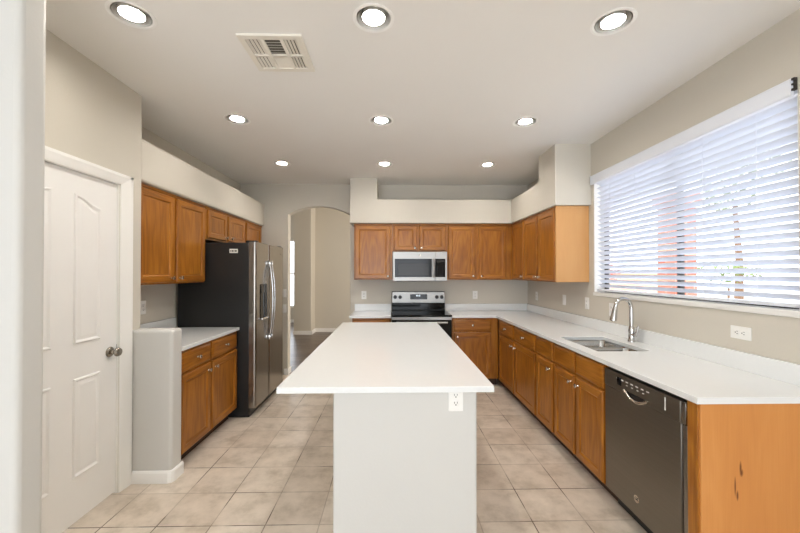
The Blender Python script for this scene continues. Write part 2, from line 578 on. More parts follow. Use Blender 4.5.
# the room behind the camera
mb = MB()
mb.box((-4.72, -3.7, 0), (-4.6, 1.43, H + 0.05))
struct('wall_far_left', mb, 'wall_paint')
mb = MB()
mb.box((-4.6, -3.82, 0), (-3.2, -3.7, H + 0.05)).box((1.4, -3.82, 0), (XR, -3.7, H + 0.05)).box((-3.2, -3.82, 2.45), (1.4, -3.7, H + 0.05))
struct('wall_behind', mb, 'wall_paint')

# the hall beyond the arch
mb = MB()
mb.box((-2.34, 8.5, 0), (-1.925, 8.9, 3.3), bev=0.02, seg=3, edges=lambda m, d: abs(d.z) > .9 and m.x > -2 and m.y < 8.6)
mb.box((-2.34, 8.9, 0), (2.3, 9.02, 3.3))
struct('wall_hall', mb, 'wall_paint')
mb = MB()
mb.box((-5.1, 10.6, 0), (-3.55, 10.72, 3.3)).box((-2.75, 10.6, 0), (-1.9, 10.72, 3.3))
mb.box((-3.55, 10.6, 0), (-2.75, 10.72, 0.45)).box((-3.55, 10.6, 2.45), (-2.75, 10.72, 3.3))
struct('wall_hall_far', mb, 'wall_paint')
mb = MB()
mb.box((-5.2, 5.29, 0), (-5.1, 10.72, 3.3)).box((-5.1, 5.17, 0), (-2.4, 5.29, 3.3))
struct('wall_hall_left', mb, 'wall_paint')
struct('wall_hall_right', MB().box((2.18, 5.29, 0), (2.3, 9.0, 3.3)), 'wall_paint')
mb = MB()
mb.box((-2.353, 8.487, 0), (-1.912, 8.5, 0.09)).box((-1.925, 8.487, 0), (-1.912, 8.9, 0.09)).box((-1.912, 8.887, 0), (2.18, 8.9, 0.09))
mb.box((-5.1, 10.587, 0), (-2.3, 10.6, 0.09))
struct('baseboard_hall', mb, 'white_trim')
mb = MB()
mb.box((AX0 - 0.05, YB - 0.012, 0), (AX0, YB, 0.085)).box((AX0, YB - 0.012, 0), (AX0 + 0.012, YB + 0.14, 0.085))
struct('baseboard_arch', mb, 'white_trim')
mb = MB()
for a, b in (((-3.55, 10.64, 0.45), (-3.50, 10.69, 2.45)), ((-2.80, 10.64, 0.45), (-2.75, 10.69, 2.45)), ((-3.5, 10.64, 0.45), (-2.8, 10.69, 0.5)),
             ((-3.5, 10.64, 2.40), (-2.8, 10.69, 2.45)), ((-3.5, 10.64, 1.42), (-2.8, 10.69, 1.47))):
    mb.box(a, b)
w2 = struct('window_2', mb, 'white_trim')
MB().box((-3.5, 10.66, 0.5), (-2.8, 10.665, 2.4)).build('glass_pane', 'window_glass', w2)

# ------------------------------------------------------------------ kitchen window
mb = MB()
fx0, fx1 = XR + 0.10, XR + 0.13
ym = (WY0 + WY1) / 2
for a, b in (((fx0, WY0, WZ0), (fx1, WY0 + 0.03, WZ1)), ((fx0, WY1 - 0.03, WZ0), (fx1, WY1, WZ1)), ((fx0, ym - 0.045, WZ0), (fx1, ym - 0.012, WZ1)),
             ((fx0, WY0, WZ0), (fx1, WY1, WZ0 + 0.05)), ((fx0, WY0, WZ1 - 0.045), (fx1, WY1, WZ1))):
    mb.box(a, b)
struct('trim_jamb', MB().box((XR + 0.002, WY1 - 0.004, WZ0 + 0.023), (fx0, WY1, WZ1)).box((XR + 0.002, WY0, WZ0 + 0.023), (fx0, WY0 + 0.004, WZ1)), 'white_trim')
w1 = struct('window_1', mb, 'bronze_frame')
MB().box((fx0 + 0.02, WY0 + 0.04, WZ0 + 0.04), (fx0 + 0.025, ym - 0.03, WZ1 - 0.04)).build('glass_pane', 'window_glass', w1)
MB().box((fx0 + 0.02, ym + 0.03, WZ0 + 0.04), (fx0 + 0.025, WY1 - 0.04, WZ1 - 0.04)).build('glass_pane', 'window_glass', w1)
struct('trim_sill', MB().box((XR - 0.012, WY0 - 0.002, WZ0 - 0.012), (fx0, WY1 + 0.002, WZ0 + 0.022), bev=0.005), 'sill_white')

# ------------------------------------------------------------------ window blind
bt = thing('window_blind', 'wide white horizontal blind with tilted slats in the window over the sink', 'blind', (XR, ym, WZ0 + 0.03))
mb = MB()
pitch = 0.0445
bx = XR + 0.044
z = WZ0 + 0.085
th = R(36)
nsl = 0
while z < WZ1 - 0.075:
    pts = []
    for k in range(7):
        s_ = -0.025 + 0.05 * k / 6
        crown = 0.003 * (1 - (s_ / 0.025) ** 2)
        # inner edge high, outer edge low
        pts.append((bx + s_ * math.cos(th) + crown * math.sin(th), z - s_ * math.sin(th) + crown * math.cos(th)))
    top = [(x, zz + 0.0014) for x, zz in pts]
    outline = pts + top[::-1]
    mb.ring_loft([[(x, WY0 + 0.012, zz) for x, zz in outline], [(x, WY1 - 0.012, zz) for x, zz in outline]])
    z += pitch
    nsl += 1
mb.build('slats', 'blind_white', bt)
MB().box((bx - 0.025, WY0 + 0.012, WZ0 + 0.034), (bx + 0.025, WY1 - 0.012, WZ0 + 0.054), bev=0.004).build('bottom_rail', 'blind_white', bt)
MB().box((XR + 0.004, WY0 + 0.006, WZ1 - 0.06), (XR + 0.07, WY1 - 0.006, WZ1 - 0.008)).build('headrail', 'blind_white', bt)
mb = MB()
pv = [(XR - 0.004, WZ1 - 0.068), (XR - 0.016, WZ1 - 0.068), (XR - 0.020, WZ1 - 0.060), (XR - 0.020, WZ1 + 0.012), (XR - 0.013, WZ1 + 0.02), (XR - 0.004, WZ1 + 0.02)]
mb.ring_loft([[(x, WY0 + 0.014, zz) for x, zz in pv], [(x, WY1 + 0.034, zz) for x, zz in pv]])
mb.box((XR - 0.020, WY1 + 0.024, WZ1 - 0.068), (XR - 0.001, WY1 + 0.034, WZ1 + 0.02))
mb.build('valance', 'blind_white', bt)
mb = MB()
mb.box((XR - 0.019, WY0 + 0.0, WZ1 + 0.006), (XR - 0.002, WY0 + 0.0135, WZ1 + 0.016)).box((XR - 0.008, WY0 + 0.0, WZ1 - 0.045), (XR - 0.002, WY0 + 0.0135, WZ1 + 0.006))
mb.box((XR - 0.019, WY0 + 0.002, WZ1 - 0.045), (XR - 0.008, WY0 + 0.0135, WZ1 - 0.035))
mb.box((XR - 0.019, WY0 + 0.002, WZ1 - 0.018), (XR - 0.008, WY0 + 0.0135, WZ1 - 0.010))
mb.build('mounting_clip', 'bronze_frame', bt)
for yy in (WY0 + 0.22, ym - 0.32, ym + 0.32, WY1 - 0.22):
    mb = MB()
    for dx in (-0.0235, 0.0235):
        mb.cyl((bx + dx, yy, WZ0 + 0.05), (bx + dx, yy, WZ1 - 0.06), 0.0009, n=6)
    mb.build('ladder_cord', 'blind_white', bt)

# ------------------------------------------------------------------ panelled door
dr = struct('door_1', MB().box((WX - 0.05, DY0 + 0.004, 0.016), (WX - 0.014, DY1 - 0.004, DZ - 0.006)), 'white_door')
dx = WX - 0.014
def door_panel(y0, y1, z0, z1, camber):
    """moulded panel: a raised bead, a valley and a raised field; the top rises towards the door's middle"""
    mb = MB()
    def loop(i, d):
        ring = [(y0 + i, z0 + i), (y1 - i, z0 + i)]
        n = 10
        for k in range(n + 1):
            t = k / n
            s_ = t * t * (3 - 2 * t)
            u = y1 - i + (y0 - y1 + 2 * i) * t
            ring.append((u, z1 - i + (camber * s_ if camber > 0 else -camber * (1 - s_))))
        return [(dx + d, y, z) for y, z in ring]
    mb.ring_loft([loop(0, -0.002), loop(0.001, 0.004), loop(0.006, 0.0095), loop(0.012, 0.0095), loop(0.022, 0.001), loop(0.026, 0.001), loop(0.042, 0.008)], cap0=True, cap1=True)
    return mb
yl0, yl1, yr0, yr1 = 1.765, 1.95, 2.085, 2.272
for (a, b, c) in ((yl0, yl1, -0.055), (yr0, yr1, 0.055)):
    door_panel(a, b, 1.045, 1.862, c).build('upper_panel', 'white_door', dr)
    door_panel(a, b, 0.272, 0.845, 0.0001).build('lower_panel', 'white_door', dr)
mb = MB()
ky, kz = 2.352, 0.945
mb.lathe([(0.033, 0), (0.033, 0.004), (0.026, 0.011), (0.013, 0.014), (0.011, 0.034), (0.02, 0.038), (0.028, 0.047), (0.029, 0.056), (0.024, 0.064), (0.012, 0.068)], (dx, ky, kz), (1, 0, 0), n=28)
mb.build('door_knob', 'dark_nickel', dr)
MB().box((dx, DY1 - 0.0045, 0.90), (dx + 0.002, DY1 + 0.0025, 0.985)).build('strike_plate', 'dark_nickel', dr)
# casing
mb = MB()
def casing(p, q, w, inward):
    p, q = Vector(p), Vector(q)
    t = (q - p).normalized()
    n = Vector(inward)
    pr = [(0, 0), (0, 0.018), (w * 0.25, 0.018), (w * 0.55, 0.013), (w * 0.85, 0.011), (w, 0.007), (w, 0)]
    mb.ring_loft([[p + n * a + Vector((h, 0, 0)) for a, h in pr], [q + n * a + Vector((h, 0, 0)) for a, h in pr]])
cw = 0.098
casing((WX, DY1 + cw, 0), (WX, DY1 + cw, DZ + 0.068), cw, (0, -1, 0))
casing((WX, DY0 - cw, 0), (WX, DY0 - cw, DZ + 0.068), cw, (0, 1, 0))
casing((WX, DY0 - cw, DZ + 0.068), (WX, DY1 + cw, DZ + 0.068), 0.07, (0, 0, -1))
mb.box((WX - 0.11, DY1 - 0.003, 0), (WX - 0.002, DY1, DZ)).box((WX - 0.11, DY0, DZ - 0.004), (WX - 0.002, DY1, DZ)).box((WX - 0.11, DY0, 0), (WX - 0.002, DY0 + 0.003, DZ))
struct('trim_door', mb, 'white_trim')

# ------------------------------------------------------------------ cabinets
class Face:
    """u runs along the cabinet run, d outward from the face frame, z up"""
    def __init__(s, kind, plane):
        s.k, s.p = kind, plane
        s.n = {'back': Vector((0, -1, 0)), 'right': Vector((-1, 0, 0)), 'left': Vector((1, 0, 0))}[kind]
    def P(s, u, d, z):
        if s.k == 'back':
            return Vector((u, s.p - d, z))
        return Vector((s.p + s.n.x * d, u, z))

def door_front(F, u0, u1, z0, z1, parent, knob=None, frame=0.058, name='door', mats=('oak_upright', 'oak_level')):
    mb = MB()
    def loop(i, d):
        return [F.P(u0 + i, d, z0 + i), F.P(u1 - i, d, z0 + i), F.P(u1 - i, d, z1 - i), F.P(u0 + i, d, z1 - i)]
    f = frame
    spec = [(0, 0.0005), (0, 0.012), (0.003, 0.017), (0.008, 0.020), (f - 0.008, 0.020), (f - 0.004, 0.0185), (f, 0.013), (f + 0.004, 0.0105), (f + 0.016, 0.0125)]
    V = [[mb.bm.verts.new(p) for p in loop(i, d)] for i, d in spec]
    for a, b in zip(V, V[1:]):
        for k in range(4):
            fc = mb.bm.faces.new((a[k], a[(k + 1) % 4], b[(k + 1) % 4], b[k]))
            fc.material_index = 1 if k in (0, 2) else 0
    mb.bm.faces.new(V[0])
    mb.bm.faces.new(V[-1])
    o = mb.build(name, mats, parent)
    if knob:
        add_knob(F, knob[0], knob[1], o)
    return o

def drawer_front(F, u0, u1, z0, z1, parent, knob=True, name='drawer'):
    mb = MB()
    def loop(i, d):
        return [F.P(u0 + i, d, z0 + i), F.P(u1 - i, d, z0 + i), F.P(u1 - i, d, z1 - i), F.P(u0 + i, d, z1 - i)]
    mb.ring_loft([loop(0, 0.0005), loop(0, 0.009), loop(0.004, 0.014), loop(0.012, 0.018), loop(0.016, 0.0195), loop(0.022, 0.020)])
    o = mb.build(name, 'oak_level', parent)
    if knob:
        add_knob(F, (u0 + u1) / 2, (z0 + z1) / 2, o)
    return o

def add_knob(F, u, z, parent):
    mb = MB()
    mb.lathe([(0.008, 0), (0.006, 0.005), (0.005, 0.013), (0.012, 0.017), (0.0155, 0.022), (0.0145, 0.027), (0.008, 0.030)], F.P(u, 0.0195, z), F.n, n=18)
    mb.build('knob', 'nickel', parent)

ZB = 0.884
def base_cabinet(F, u0, u1, depth, label, doors=(), drawers=(), group=None, side_top=ZB - 0.001):
    c = F.P((u0 + u1) / 2, -depth / 2, 0)
    t = thing('base_cabinet', label, 'cabinet', c, group)
    mb = MB().box(F.P(u0, 0, 0.1), F.P(u1, -0.02, ZB - 0.001)).box(F.P(u0, -0.0201, 0.1), F.P(u0 + 0.016, -depth, side_top)).box(F.P(u1 - 0.016, -0.0201, 0.1), F.P(u1, -depth, side_top))
    mb.box(F.P(u0 + 0.0161, -0.0201, 0.1), F.P(u1 - 0.0161, -depth, 0.116)).box(F.P(u0 + 0.0161, -depth + 0.01, 0.1161), F.P(u1 - 0.0161, -depth, ZB - 0.001))
    mb.build('body', 'oak_upright', t)
    MB().box(F.P(u0, -0.075, 0), F.P(u1, -depth, 0.0995)).build('toe_kick', 'toe_dark_board', t)
    for d in drawers:
        drawer_front(F, *d[:4], t, knob=d[4])
    for d in doors:
        door_front(F, *d[:4], t, knob=d[4])
    return t
def wall_cabinet(F, u0, u1, z0, z1, depth, label, doors=(), group=None, side=None):
    c = F.P((u0 + u1) / 2, -depth / 2, z0)
    t = thing('wall_cabinet', label, 'cabinet', c, group)
    MB().box(F.P(u0, 0, z0), F.P(u1, -depth, z1)).build('body', 'oak_upright', t)
    mb = MB().box(F.P(u0, 0.0005, z1 - 0.022), F.P(u1, 0.008, z1), bev=0.003)
    mb.build('top_rail', 'oak_level', t)
    for d in doors:
        door_front(F, *d[:4], t, knob=d[4])
    return t

# -- run under the window (faces -x, u = y)
FR = Face('right', 1.362)
DB, DT, WB, WT = 0.112, 0.695, 0.715, 0.866
dep = XR - 1.362 - 0.004
base_cabinet(FR, 3.335, 4.535, dep, 'two-door oak base cabinet with two drawers beside the inner corner under the outlets',
    doors=[(3.945, 4.475, DB, DT, (3.985, DT - 0.06)), (3.352, 3.918, DB, DT, (3.876, DT - 0.06))],
    drawers=[(3.945, 4.475, WB, WT, True), (3.352, 3.918, WB, WT, True)])
base_cabinet(FR, 2.962, 3.334, dep, 'narrow single-door oak base cabinet beside the sink cabinet, away from the dishwasher',
    doors=[(2.982, 3.316, DB, DT, (3.03, DT - 0.06))], drawers=[(2.982, 3.316, WB, WT, False)], side_top=0.70)
base_cabinet(FR, 2.25, 2.961, dep, 'two-door oak sink base cabinet right next to the dishwasher',
    doors=[(2.622, 2.944, DB, DT, (2.664, DT - 0.055)), (2.262, 2.596, DB, DT, (2.556, DT - 0.055))],
    drawers=[(2.622, 2.944, WB, WT, False), (2.262, 2.596, WB, WT, False)], side_top=0.70)
# end panel beside the dishwasher
ep = thing('end_panel', 'amber wood end panel with dark scuffs closing the counter run beside the dishwasher', 'panel', (1.66, 1.58, 0))
MB().box((1.362, 1.562, 0.0), (XR - 0.004, 1.612, ZB - 0.001)).build('stile', 'oak_upright', ep)
MB().box((1.352, 1.555, 0), (1.362, 1.612, ZB - 0.001), bev=0.002).build('front_stile', 'oak_upright', ep)
MB().box((1.358, 1.546, 0), (XR - 0.004, 1.5615, ZB - 0.001), bev=0.002).build('side_sheet', 'amber_veneer', ep)

# -- run by the range (faces -y, u = x)
FB = Face('back', 4.565)
depb = YB - 4.565 - 0.004
base_cabinet(FB, 0.765, 1.361, depb, 'single-door oak base cabinet with one drawer between the range and the inner corner',
    doors=[(0.785, 1.265, DB, DT, (0.83, DT - 0.05))], drawers=[(0.785, 1.265, WB, WT, True)])
base_cabinet(FB, -0.515, -0.022, depb, 'small oak base cabinet between the arch and the range, behind the island',
    doors=[(-0.50, -0.04, DB, DT, (-0.09, DT - 0.05))], drawers=[(-0.50, -0.04, WB, WT, True)])
# -- run by the fridge (faces +x, u = y)
FL = Face('left', -1.572)
base_cabinet(FL, 2.652, 3.618, XL * -1 - 1.572 - 0.004, 'oak base cabinet with two drawers and two doors between the low wall and the fridge',
    doors=[(2.668, 3.088, DB, DT, (3.045, DT - 0.055)), (3.118, 3.602, DB, DT, (3.162, DT - 0.055))],
    drawers=[(2.668, 3.088, WB, WT, True), (3.118, 3.602, WB, WT, True)])

# -- wall cabinets
U0, U1 = 1.366, 2.132
FUB = Face('back', 4.858)
du = YB - 4.858 - 0.003
kz_ = U0 + 0.05
wall_cabinet(FUB, -0.525, -0.003, U0, U1, du, 'single-door oak wall cabinet between the arch and the microwave',
    doors=[(-0.508, -0.032, U0 + 0.012, U1 - 0.028, (-0.062, kz_))])
wall_cabinet(FUB, -0.002, 0.742, 1.752, U1, du, 'short two-door oak wall cabinet directly above the microwave',
    doors=[(0.018, 0.334, 1.768, U1 - 0.028, (0.304, 1.80)), (0.364, 0.722, 1.768, U1 - 0.028, (0.394, 1.80))])
wall_cabinet(FUB, 0.743, 1.649, U0, U1, du, 'two-door oak wall cabinet with strong grain between the microwave and the inner corner',
    doors=[(0.762, 1.134, U0 + 0.012, U1 - 0.028, (1.10, kz_)), (1.18, 1.556, U0 + 0.012, U1 - 0.028, (1.215, kz_))])
FUR = Face('right', 1.65)
dur = XR - 1.65 - 0.003
wall_cabinet(FUR, 4.40, 4.857, U0, U1, dur, 'narrow single-door oak wall cabinet in the inner corner of the window-side run',
    doors=[(4.415, 4.815, U0 + 0.012, U1 - 0.028, (4.455, kz_))])
wc = wall_cabinet(FUR, 3.545, 4.399, U0, U1, dur, 'two-door oak wall cabinet with a pale side panel facing the window',
    doors=[(3.995, 4.385, U0 + 0.012, U1 - 0.028, (4.035, kz_)), (3.565, 3.965, U0 + 0.012, U1 - 0.028, (3.925, kz_))])
sp_ = MB().box((1.636, 3.528, U0), (XR - 0.003, 3.5445, U1), bev=0.001).build('side_panel', 'pale_veneer', wc)
sp_['label'] = 'pale veneer side panel'
FUL = Face('left', -1.885)
dul = -XL - 1.885 - 0.003
wall_cabinet(FUL, 2.63, 3.605, U0, U1, dul, 'tall two-door oak wall cabinet over the short counter beside the fridge',
    doors=[(2.65, 3.085, U0 + 0.012, U1 - 0.028, (3.045, kz_)), (3.125, 3.588, U0 + 0.012, U1 - 0.028, (3.165, kz_))])
wall_cabinet(FUL, 3.606, 4.575, 1.80, U1, dul, 'short two-door oak wall cabinet right above the fridge',
    doors=[(3.655, 4.06, 1.816, U1 - 0.028, (4.02, 1.85)), (4.10, 4.545, 1.816, U1 - 0.028, (4.14, 1.85))])
wall_cabinet(FUL, 4.576, 5.155, 1.80, U1, dul, 'single-door short oak wall cabinet in the corner between the fridge and the arch',
    doors=[(4.60, 5.09, 1.816, U1 - 0.028, None)])

# ------------------------------------------------------------------ worktops
Z0, Z1 = ZB, 0.914
SX0, SX1, SY0, SY1 = 1.425, 1.800, 2.445, 3.005
wt = thing('worktop', 'long white quartz worktop running under the window with a cut-out for the sink', 'worktop', (1.65, 3.2, Z0))
X0, Y0, YF, XRG = 1.325, 1.525, 4.53, 0.758
mb = MB().cells([XRG, X0, SX0, SX1, XR - 0.002], [Y0, SY0, SY1, YF, YB - 0.002],
    lambda x, y: (x > X0 or y > YF) and not (SX0 < x < SX1 and SY0 < y < SY1), Z0, Z1)
mb.build('slab', 'white_quartz', wt, bevel=0.003)
MB().box((XR - 0.022, Y0, Z1), (XR - 0.002, YB - 0.002, Z1 + 0.1), bev=0.002).build('backsplash', 'white_quartz', wt)
MB().box((XRG, YB - 0.022, Z1), (XR - 0.0225, YB - 0.002, Z1 + 0.1), bev=0.002).build('backsplash', 'white_quartz', wt)
wt = thing('worktop', 'small white quartz worktop between the arch and the range', 'worktop', (-0.28, 4.85, Z0))
MB().box((-0.55, YF, Z0), (-0.018, YB - 0.002, Z1), bev=0.003).build('slab', 'white_quartz', wt)
MB().box((-0.545, YB - 0.022, Z1), (-0.018, YB - 0.002, Z1 + 0.1), bev=0.002).build('backsplash', 'white_quartz', wt)
wt = thing('worktop', 'short white quartz worktop between the low wall and the fridge', 'worktop', (-1.85, 3.2, Z0))
MB().box((XL + 0.002, 2.652, Z0), (-1.54, 3.622, Z1), bev=0.003).build('slab', 'white_quartz', wt)
MB().box((XL + 0.002, 2.652, Z1), (XL + 0.022, 3.622, Z1 + 0.1), bev=0.002).build('backsplash', 'white_quartz', wt)

tag(MB().box((-0.55, 1.70, ZB), (0.489, 3.94, Z1), bev=0.004).build('worktop', 'white_quartz'),
    'big glossy white island worktop overhanging its base in the middle of the kitchen', 'worktop')
it = thing('island_base', 'off-white painted kitchen island base standing on the tiles in mid room', 'island', (0.06, 2.8, 0))
MB().box((-0.292, 1.76, 0), (0.418, 3.86, ZB - 0.001), bev=0.01, seg=3, edges=lambda m, d: abs(d.z) > .9).build('body', 'island_paint', it)

# ------------------------------------------------------------------ sink
st = thing('sink', 'undermount stainless double-bowl sink set in the worktop below the faucet', 'sink', (1.61, 2.725, 0.7))
def bowl(y0, y1, x0, x1, mb):
    def rr(i, z, r):
        pts = []
        a0, a1, b0, b1 = x0 + i, x1 - i, y0 + i, y1 - i
        for cx, cy, s0 in ((a1 - r, b1 - r, 0), (a0 + r, b1 - r, 90), (a0 + r, b0 + r, 180), (a1 - r, b0 + r, 270)):
            for k in range(5):
                a = R(s0 + 22.5 * k)
                pts.append((cx + r * math.cos(a), cy + r * math.sin(a), z))
        return pts
    mb.ring_loft([rr(-0.008, Z0 - 0.0015, 0.05), rr(0.0, Z0 - 0.0015, 0.045), rr(0.003, Z0 - 0.01, 0.045), rr(0.010, 0.74, 0.045), rr(0.03, 0.722, 0.04), rr(0.06, 0.717, 0.03)], cap0=False)
for nm, a, b in (('far', 2.735, SY1 + 0.004), ('near', SY0 - 0.004, 2.705)):
    mb = MB()
    bowl(a, b, SX0 - 0.004, SX1 + 0.004, mb)
    bo = mb.build('bowl', 'sink_steel', st)
    mb = MB()
    c = ((SX0 + SX1) / 2 + 0.03, (a + b) / 2, 0.7175)
    mb.lathe([(0.042, 0), (0.042, 0.003), (0.032, 0.004), (0.028, 0.001)], c, (0, 0, 1), n=24)
    mb.build('drain', 'chrome', bo)
MB().box((SX0, 2.70, Z0 - 0.03), (SX1, 2.74, Z0 - 0.014), bev=0.006).build('divider', 'sink_steel', st)

# ------------------------------------------------------------------ faucet
ft = thing('faucet', 'tall chrome gooseneck faucet standing behind the sink', 'faucet', (1.895, 2.79, Z1))
fx, fy = 1.895, 2.79
mb = MB().lathe([(0.027, 0), (0.027, 0.006), (0.023, 0.012), (0.021, 0.06), (0.023, 0.085), (0.02, 0.105), (0.0135, 0.13)], (fx, fy, Z1), (0, 0, 1), n=24)
mb.build('body', 'chrome', ft)
path = [(fx, fy, Z1 + 0.12), (fx, fy, Z1 + 0.20), (fx, fy, Z1 + 0.265)]
cr = 0.064
for k in range(1, 15):
    a = math.pi * k / 14 * 0.97
    path.append((fx - cr + cr * math.cos(a), fy, Z1 + 0.265 + cr * 1.15 * math.sin(a)))
sp2 = MB().tube(path, 0.0145, n=16).build('spout', 'chrome', ft)
e = Vector(path[-1])
d = (e - Vector(path[-2])).normalized()
mb = MB().lathe([(0.0155, 0), (0.0165, 0.01), (0.018, 0.02), (0.021, 0.06), (0.0255, 0.10), (0.0255, 0.112), (0.020, 0.116)], e - d * 0.004, d, n=22)
mb.build('spray_head', 'chrome', ft)
mb = MB().cyl((fx, fy - 0.012, Z1 + 0.055), (fx + 0.004, fy - 0.043, Z1 + 0.057), 0.014, n=18)
mb.tube([(fx + 0.004, fy - 0.037, Z1 + 0.058), (fx + 0.012, fy - 0.048, Z1 + 0.085), (fx + 0.018, fy - 0.055, Z1 + 0.13)], [0.012, 0.0095, 0.0075])
mb.build('lever', 'chrome', ft)

# ------------------------------------------------------------------ emblem (round monogram badge)
def emblem(center, normal, r, parent, plate='chrome', ink='slot_black'):
    n = Vector(normal).normalized()
    c = Vector(center)
    o = MB().lathe([(r, 0), (r, 0.0012), (r * 0.93, 0.0016), (r * 0.86, 0.0012)], c, n, n=28).build('emblem', plate, parent)
    zz = Vector((0, 0, 1))
    xx = zz.cross(n).normalized()
    rot = Matrix((xx, zz, n)).transposed()
    text_mesh('monogram', 'GE', r * 1.15, c + n * 0.0016, rot, ink, o)
    return o

# ------------------------------------------------------------------ dishwasher
dt_ = thing('dishwasher', 'dark slate-steel dishwasher under the worktop beside the end panel', 'dishwasher', (1.66, 1.93, 0))
dy0, dy1 = 1.617, 2.244
FX = 1.352
MB().box((1.385, dy0 + 0.004, 0.102), (XR - 0.01, dy1 - 0.004, 0.868)).build('tub', 'black_plastic', dt_)
MB().box((1.43, dy0 + 0.004, 0.0), (XR - 0.02, dy1 - 0.004, 0.10)).build('kick_plate', 'black_plastic', dt_)
MB().box((FX, dy0 + 0.03, 0.108), (1.384, dy1, 0.752), bev=0.005).build('door', 'slate_steel', dt_)
MB().box((FX + 0.006, dy0, 0.108), (1.384, dy0 + 0.0295, 0.752), bev=0.006).build('edge_strip', 'brushed_steel', dt_)
cp = MB()
cp.box((FX - 0.004, dy0 + 0.03, 0.754), (1.384, dy1, 0.858), bev=0.005)
cp = cp.build('control_panel', 'slate_steel', dt_)
MB().box((FX - 0.002, dy0, 0.754), (1.384, dy0 + 0.0295, 0.858), bev=0.006).build('end_cap', 'brushed_steel', dt_)
mb = MB()
for k in range(7):
    yy = 2.10 - k * 0.042
    MB().box((FX - 0.0052, yy, 0.824), (FX - 0.0035, yy + 0.02, 0.830)).build('button', 'white_plastic', cp)
for k in range(4):
    yy = 2.02 - k * 0.045
    MB().box((FX - 0.0052, yy, 0.806), (FX - 0.0035, yy + 0.014, 0.810)).build('button', 'white_plastic', cp)
MB().box((FX - 0.0052, 1.735, 0.778), (FX - 0.0035, 1.742, 0.842)).build('panel_mark', 'white_plastic', cp)
MB().box((FX - 0.0055, 2.075, 0.790), (FX - 0.0036, 2.115, 0.836), bev=0.0008).build('display', 'black_gloss', cp)
# pocket handle: a dark crescent under a curved steel lip
mb = MB()
outline = []
for k in range(17):
    t = -1 + 2 * k / 16
    outline.append((FX - 0.0015, 1.945 + 0.09 * t, 0.778))
for k in range(16, -1, -1):
    t = -1 + 2 * k / 16
    outline.append((FX - 0.0015, 1.945 + 0.09 * t, 0.7775 - 0.032 * (1 - t * t)))
mb.prism(outline, (-0.006, 0, 0))
hp = mb.build('handle_pocket', 'black_plastic', dt_)
mb = MB().tube([(FX - 0.012, 1.945 + 0.095 * (-1 + 2 * k / 16), 0.780 - 0.036 * (1 - (-1 + 2 * k / 16) ** 2)) for k in range(17)], 0.0085, n=10)
mb.build('handle', 'nickel', dt_)
emblem((FX - 0.0002, 1.955, 0.205), (-1, 0, 0), 0.02, dt_, plate='nickel')

# ------------------------------------------------------------------ fridge
rt = thing('fridge', 'tall side-by-side steel fridge with black sides between the short counter and the arch', 'fridge', (-1.8, 4.08, 0))
ry0, ry1, rs = 3.628, 4.53, 4.01
MB().box((XL + 0.03, ry0, 0.02), (-1.452, ry1, 1.765), bev=0.006).build('body', 'black_enamel', rt)
MB().box((XL + 0.05, ry0 + 0.02, 0.0), (-1.45, ry1 - 0.02, 0.09)).build('base_grille', 'black_plastic', rt)
vz = lambda m, d: abs(d.z) > 0.9 and m.x > -1.45
fd = MB().box((-1.450, ry0 + 0.002, 0.095), (-1.380, rs - 0.003, 1.775), bev=0.02, seg=4, edges=vz).build('freezer_door', 'brushed_steel', rt)
rd = MB().box((-1.450, rs + 0.003, 0.095), (-1.380, ry1 - 0.002, 1.775), bev=0.02, seg=4, edges=vz).build('fridge_door', 'brushed_steel', rt)
for par, yy in ((fd, rs - 0.035), (rd, rs + 0.035)):
    mb = MB()
    pts = [(-1.365 + 0.04 * math.sin(math.pi * k / 14) ** 0.8, yy, 0.74 + 0.84 * k / 14) for k in range(15)]
    pts[0] = (-1.377, yy, 0.74)
    pts[-1] = (-1.377, yy, 1.58)
    mb.tube(pts, 0.0085, n=12)
    mb.box((-1.381, yy - 0.014, 0.725), (-1.350, yy + 0.014, 0.775), bev=0.004).box((-1.381, yy - 0.014, 1.545), (-1.350, yy + 0.014, 1.595), bev=0.004)
    mb.build('handle', 'chrome', par)
dp = MB().box((-1.3805, 3.745, 0.985), (-1.374, 3.945, 1.34), bev=0.004).build('dispenser', 'black_gloss', fd)
mb = MB().box((-1.3745, 3.76, 1.25), (-1.3705, 3.93, 1.322), bev=0.003)
mb.build('dispenser_display', 'smoked_glass', dp)
MB().box((-1.377, 3.742, 0.968), (-1.353, 3.948, 0.988), bev=0.004).build('drip_tray', 'chrome', dp)
MB().box((-1.50, ry0 + 0.03, 1.766), (-1.39, ry0 + 0.10, 1.79), bev=0.006).build('hinge_cover', 'black_plastic', rt)
MB().box((-1.50, ry1 - 0.10, 1.766), (-1.39, ry1 - 0.03, 1.79), bev=0.006).build('hinge_cover', 'black_plastic', rt)
sk = MB().box((-1.646, ry0 - 0.0012, 1.660), (-1.562, ry0 - 0.0002, 1.702)).build('sticker', 'sticker_white', rt)
mb = MB()
for k, w in enumerate((0.008, 0.012, 0.006, 0.012, 0.009)):
    mb.box((-1.636 + k * 0.0135, ry0 - 0.0018, 1.673), (-1.636 + k * 0.0135 + w, ry0 - 0.001, 1.689))
mb.build('sticker_print', 'slot_black', sk)
emblem((-1.3802, 4.42, 1.69), (1, 0, 0), 0.016, rd, plate='nickel')

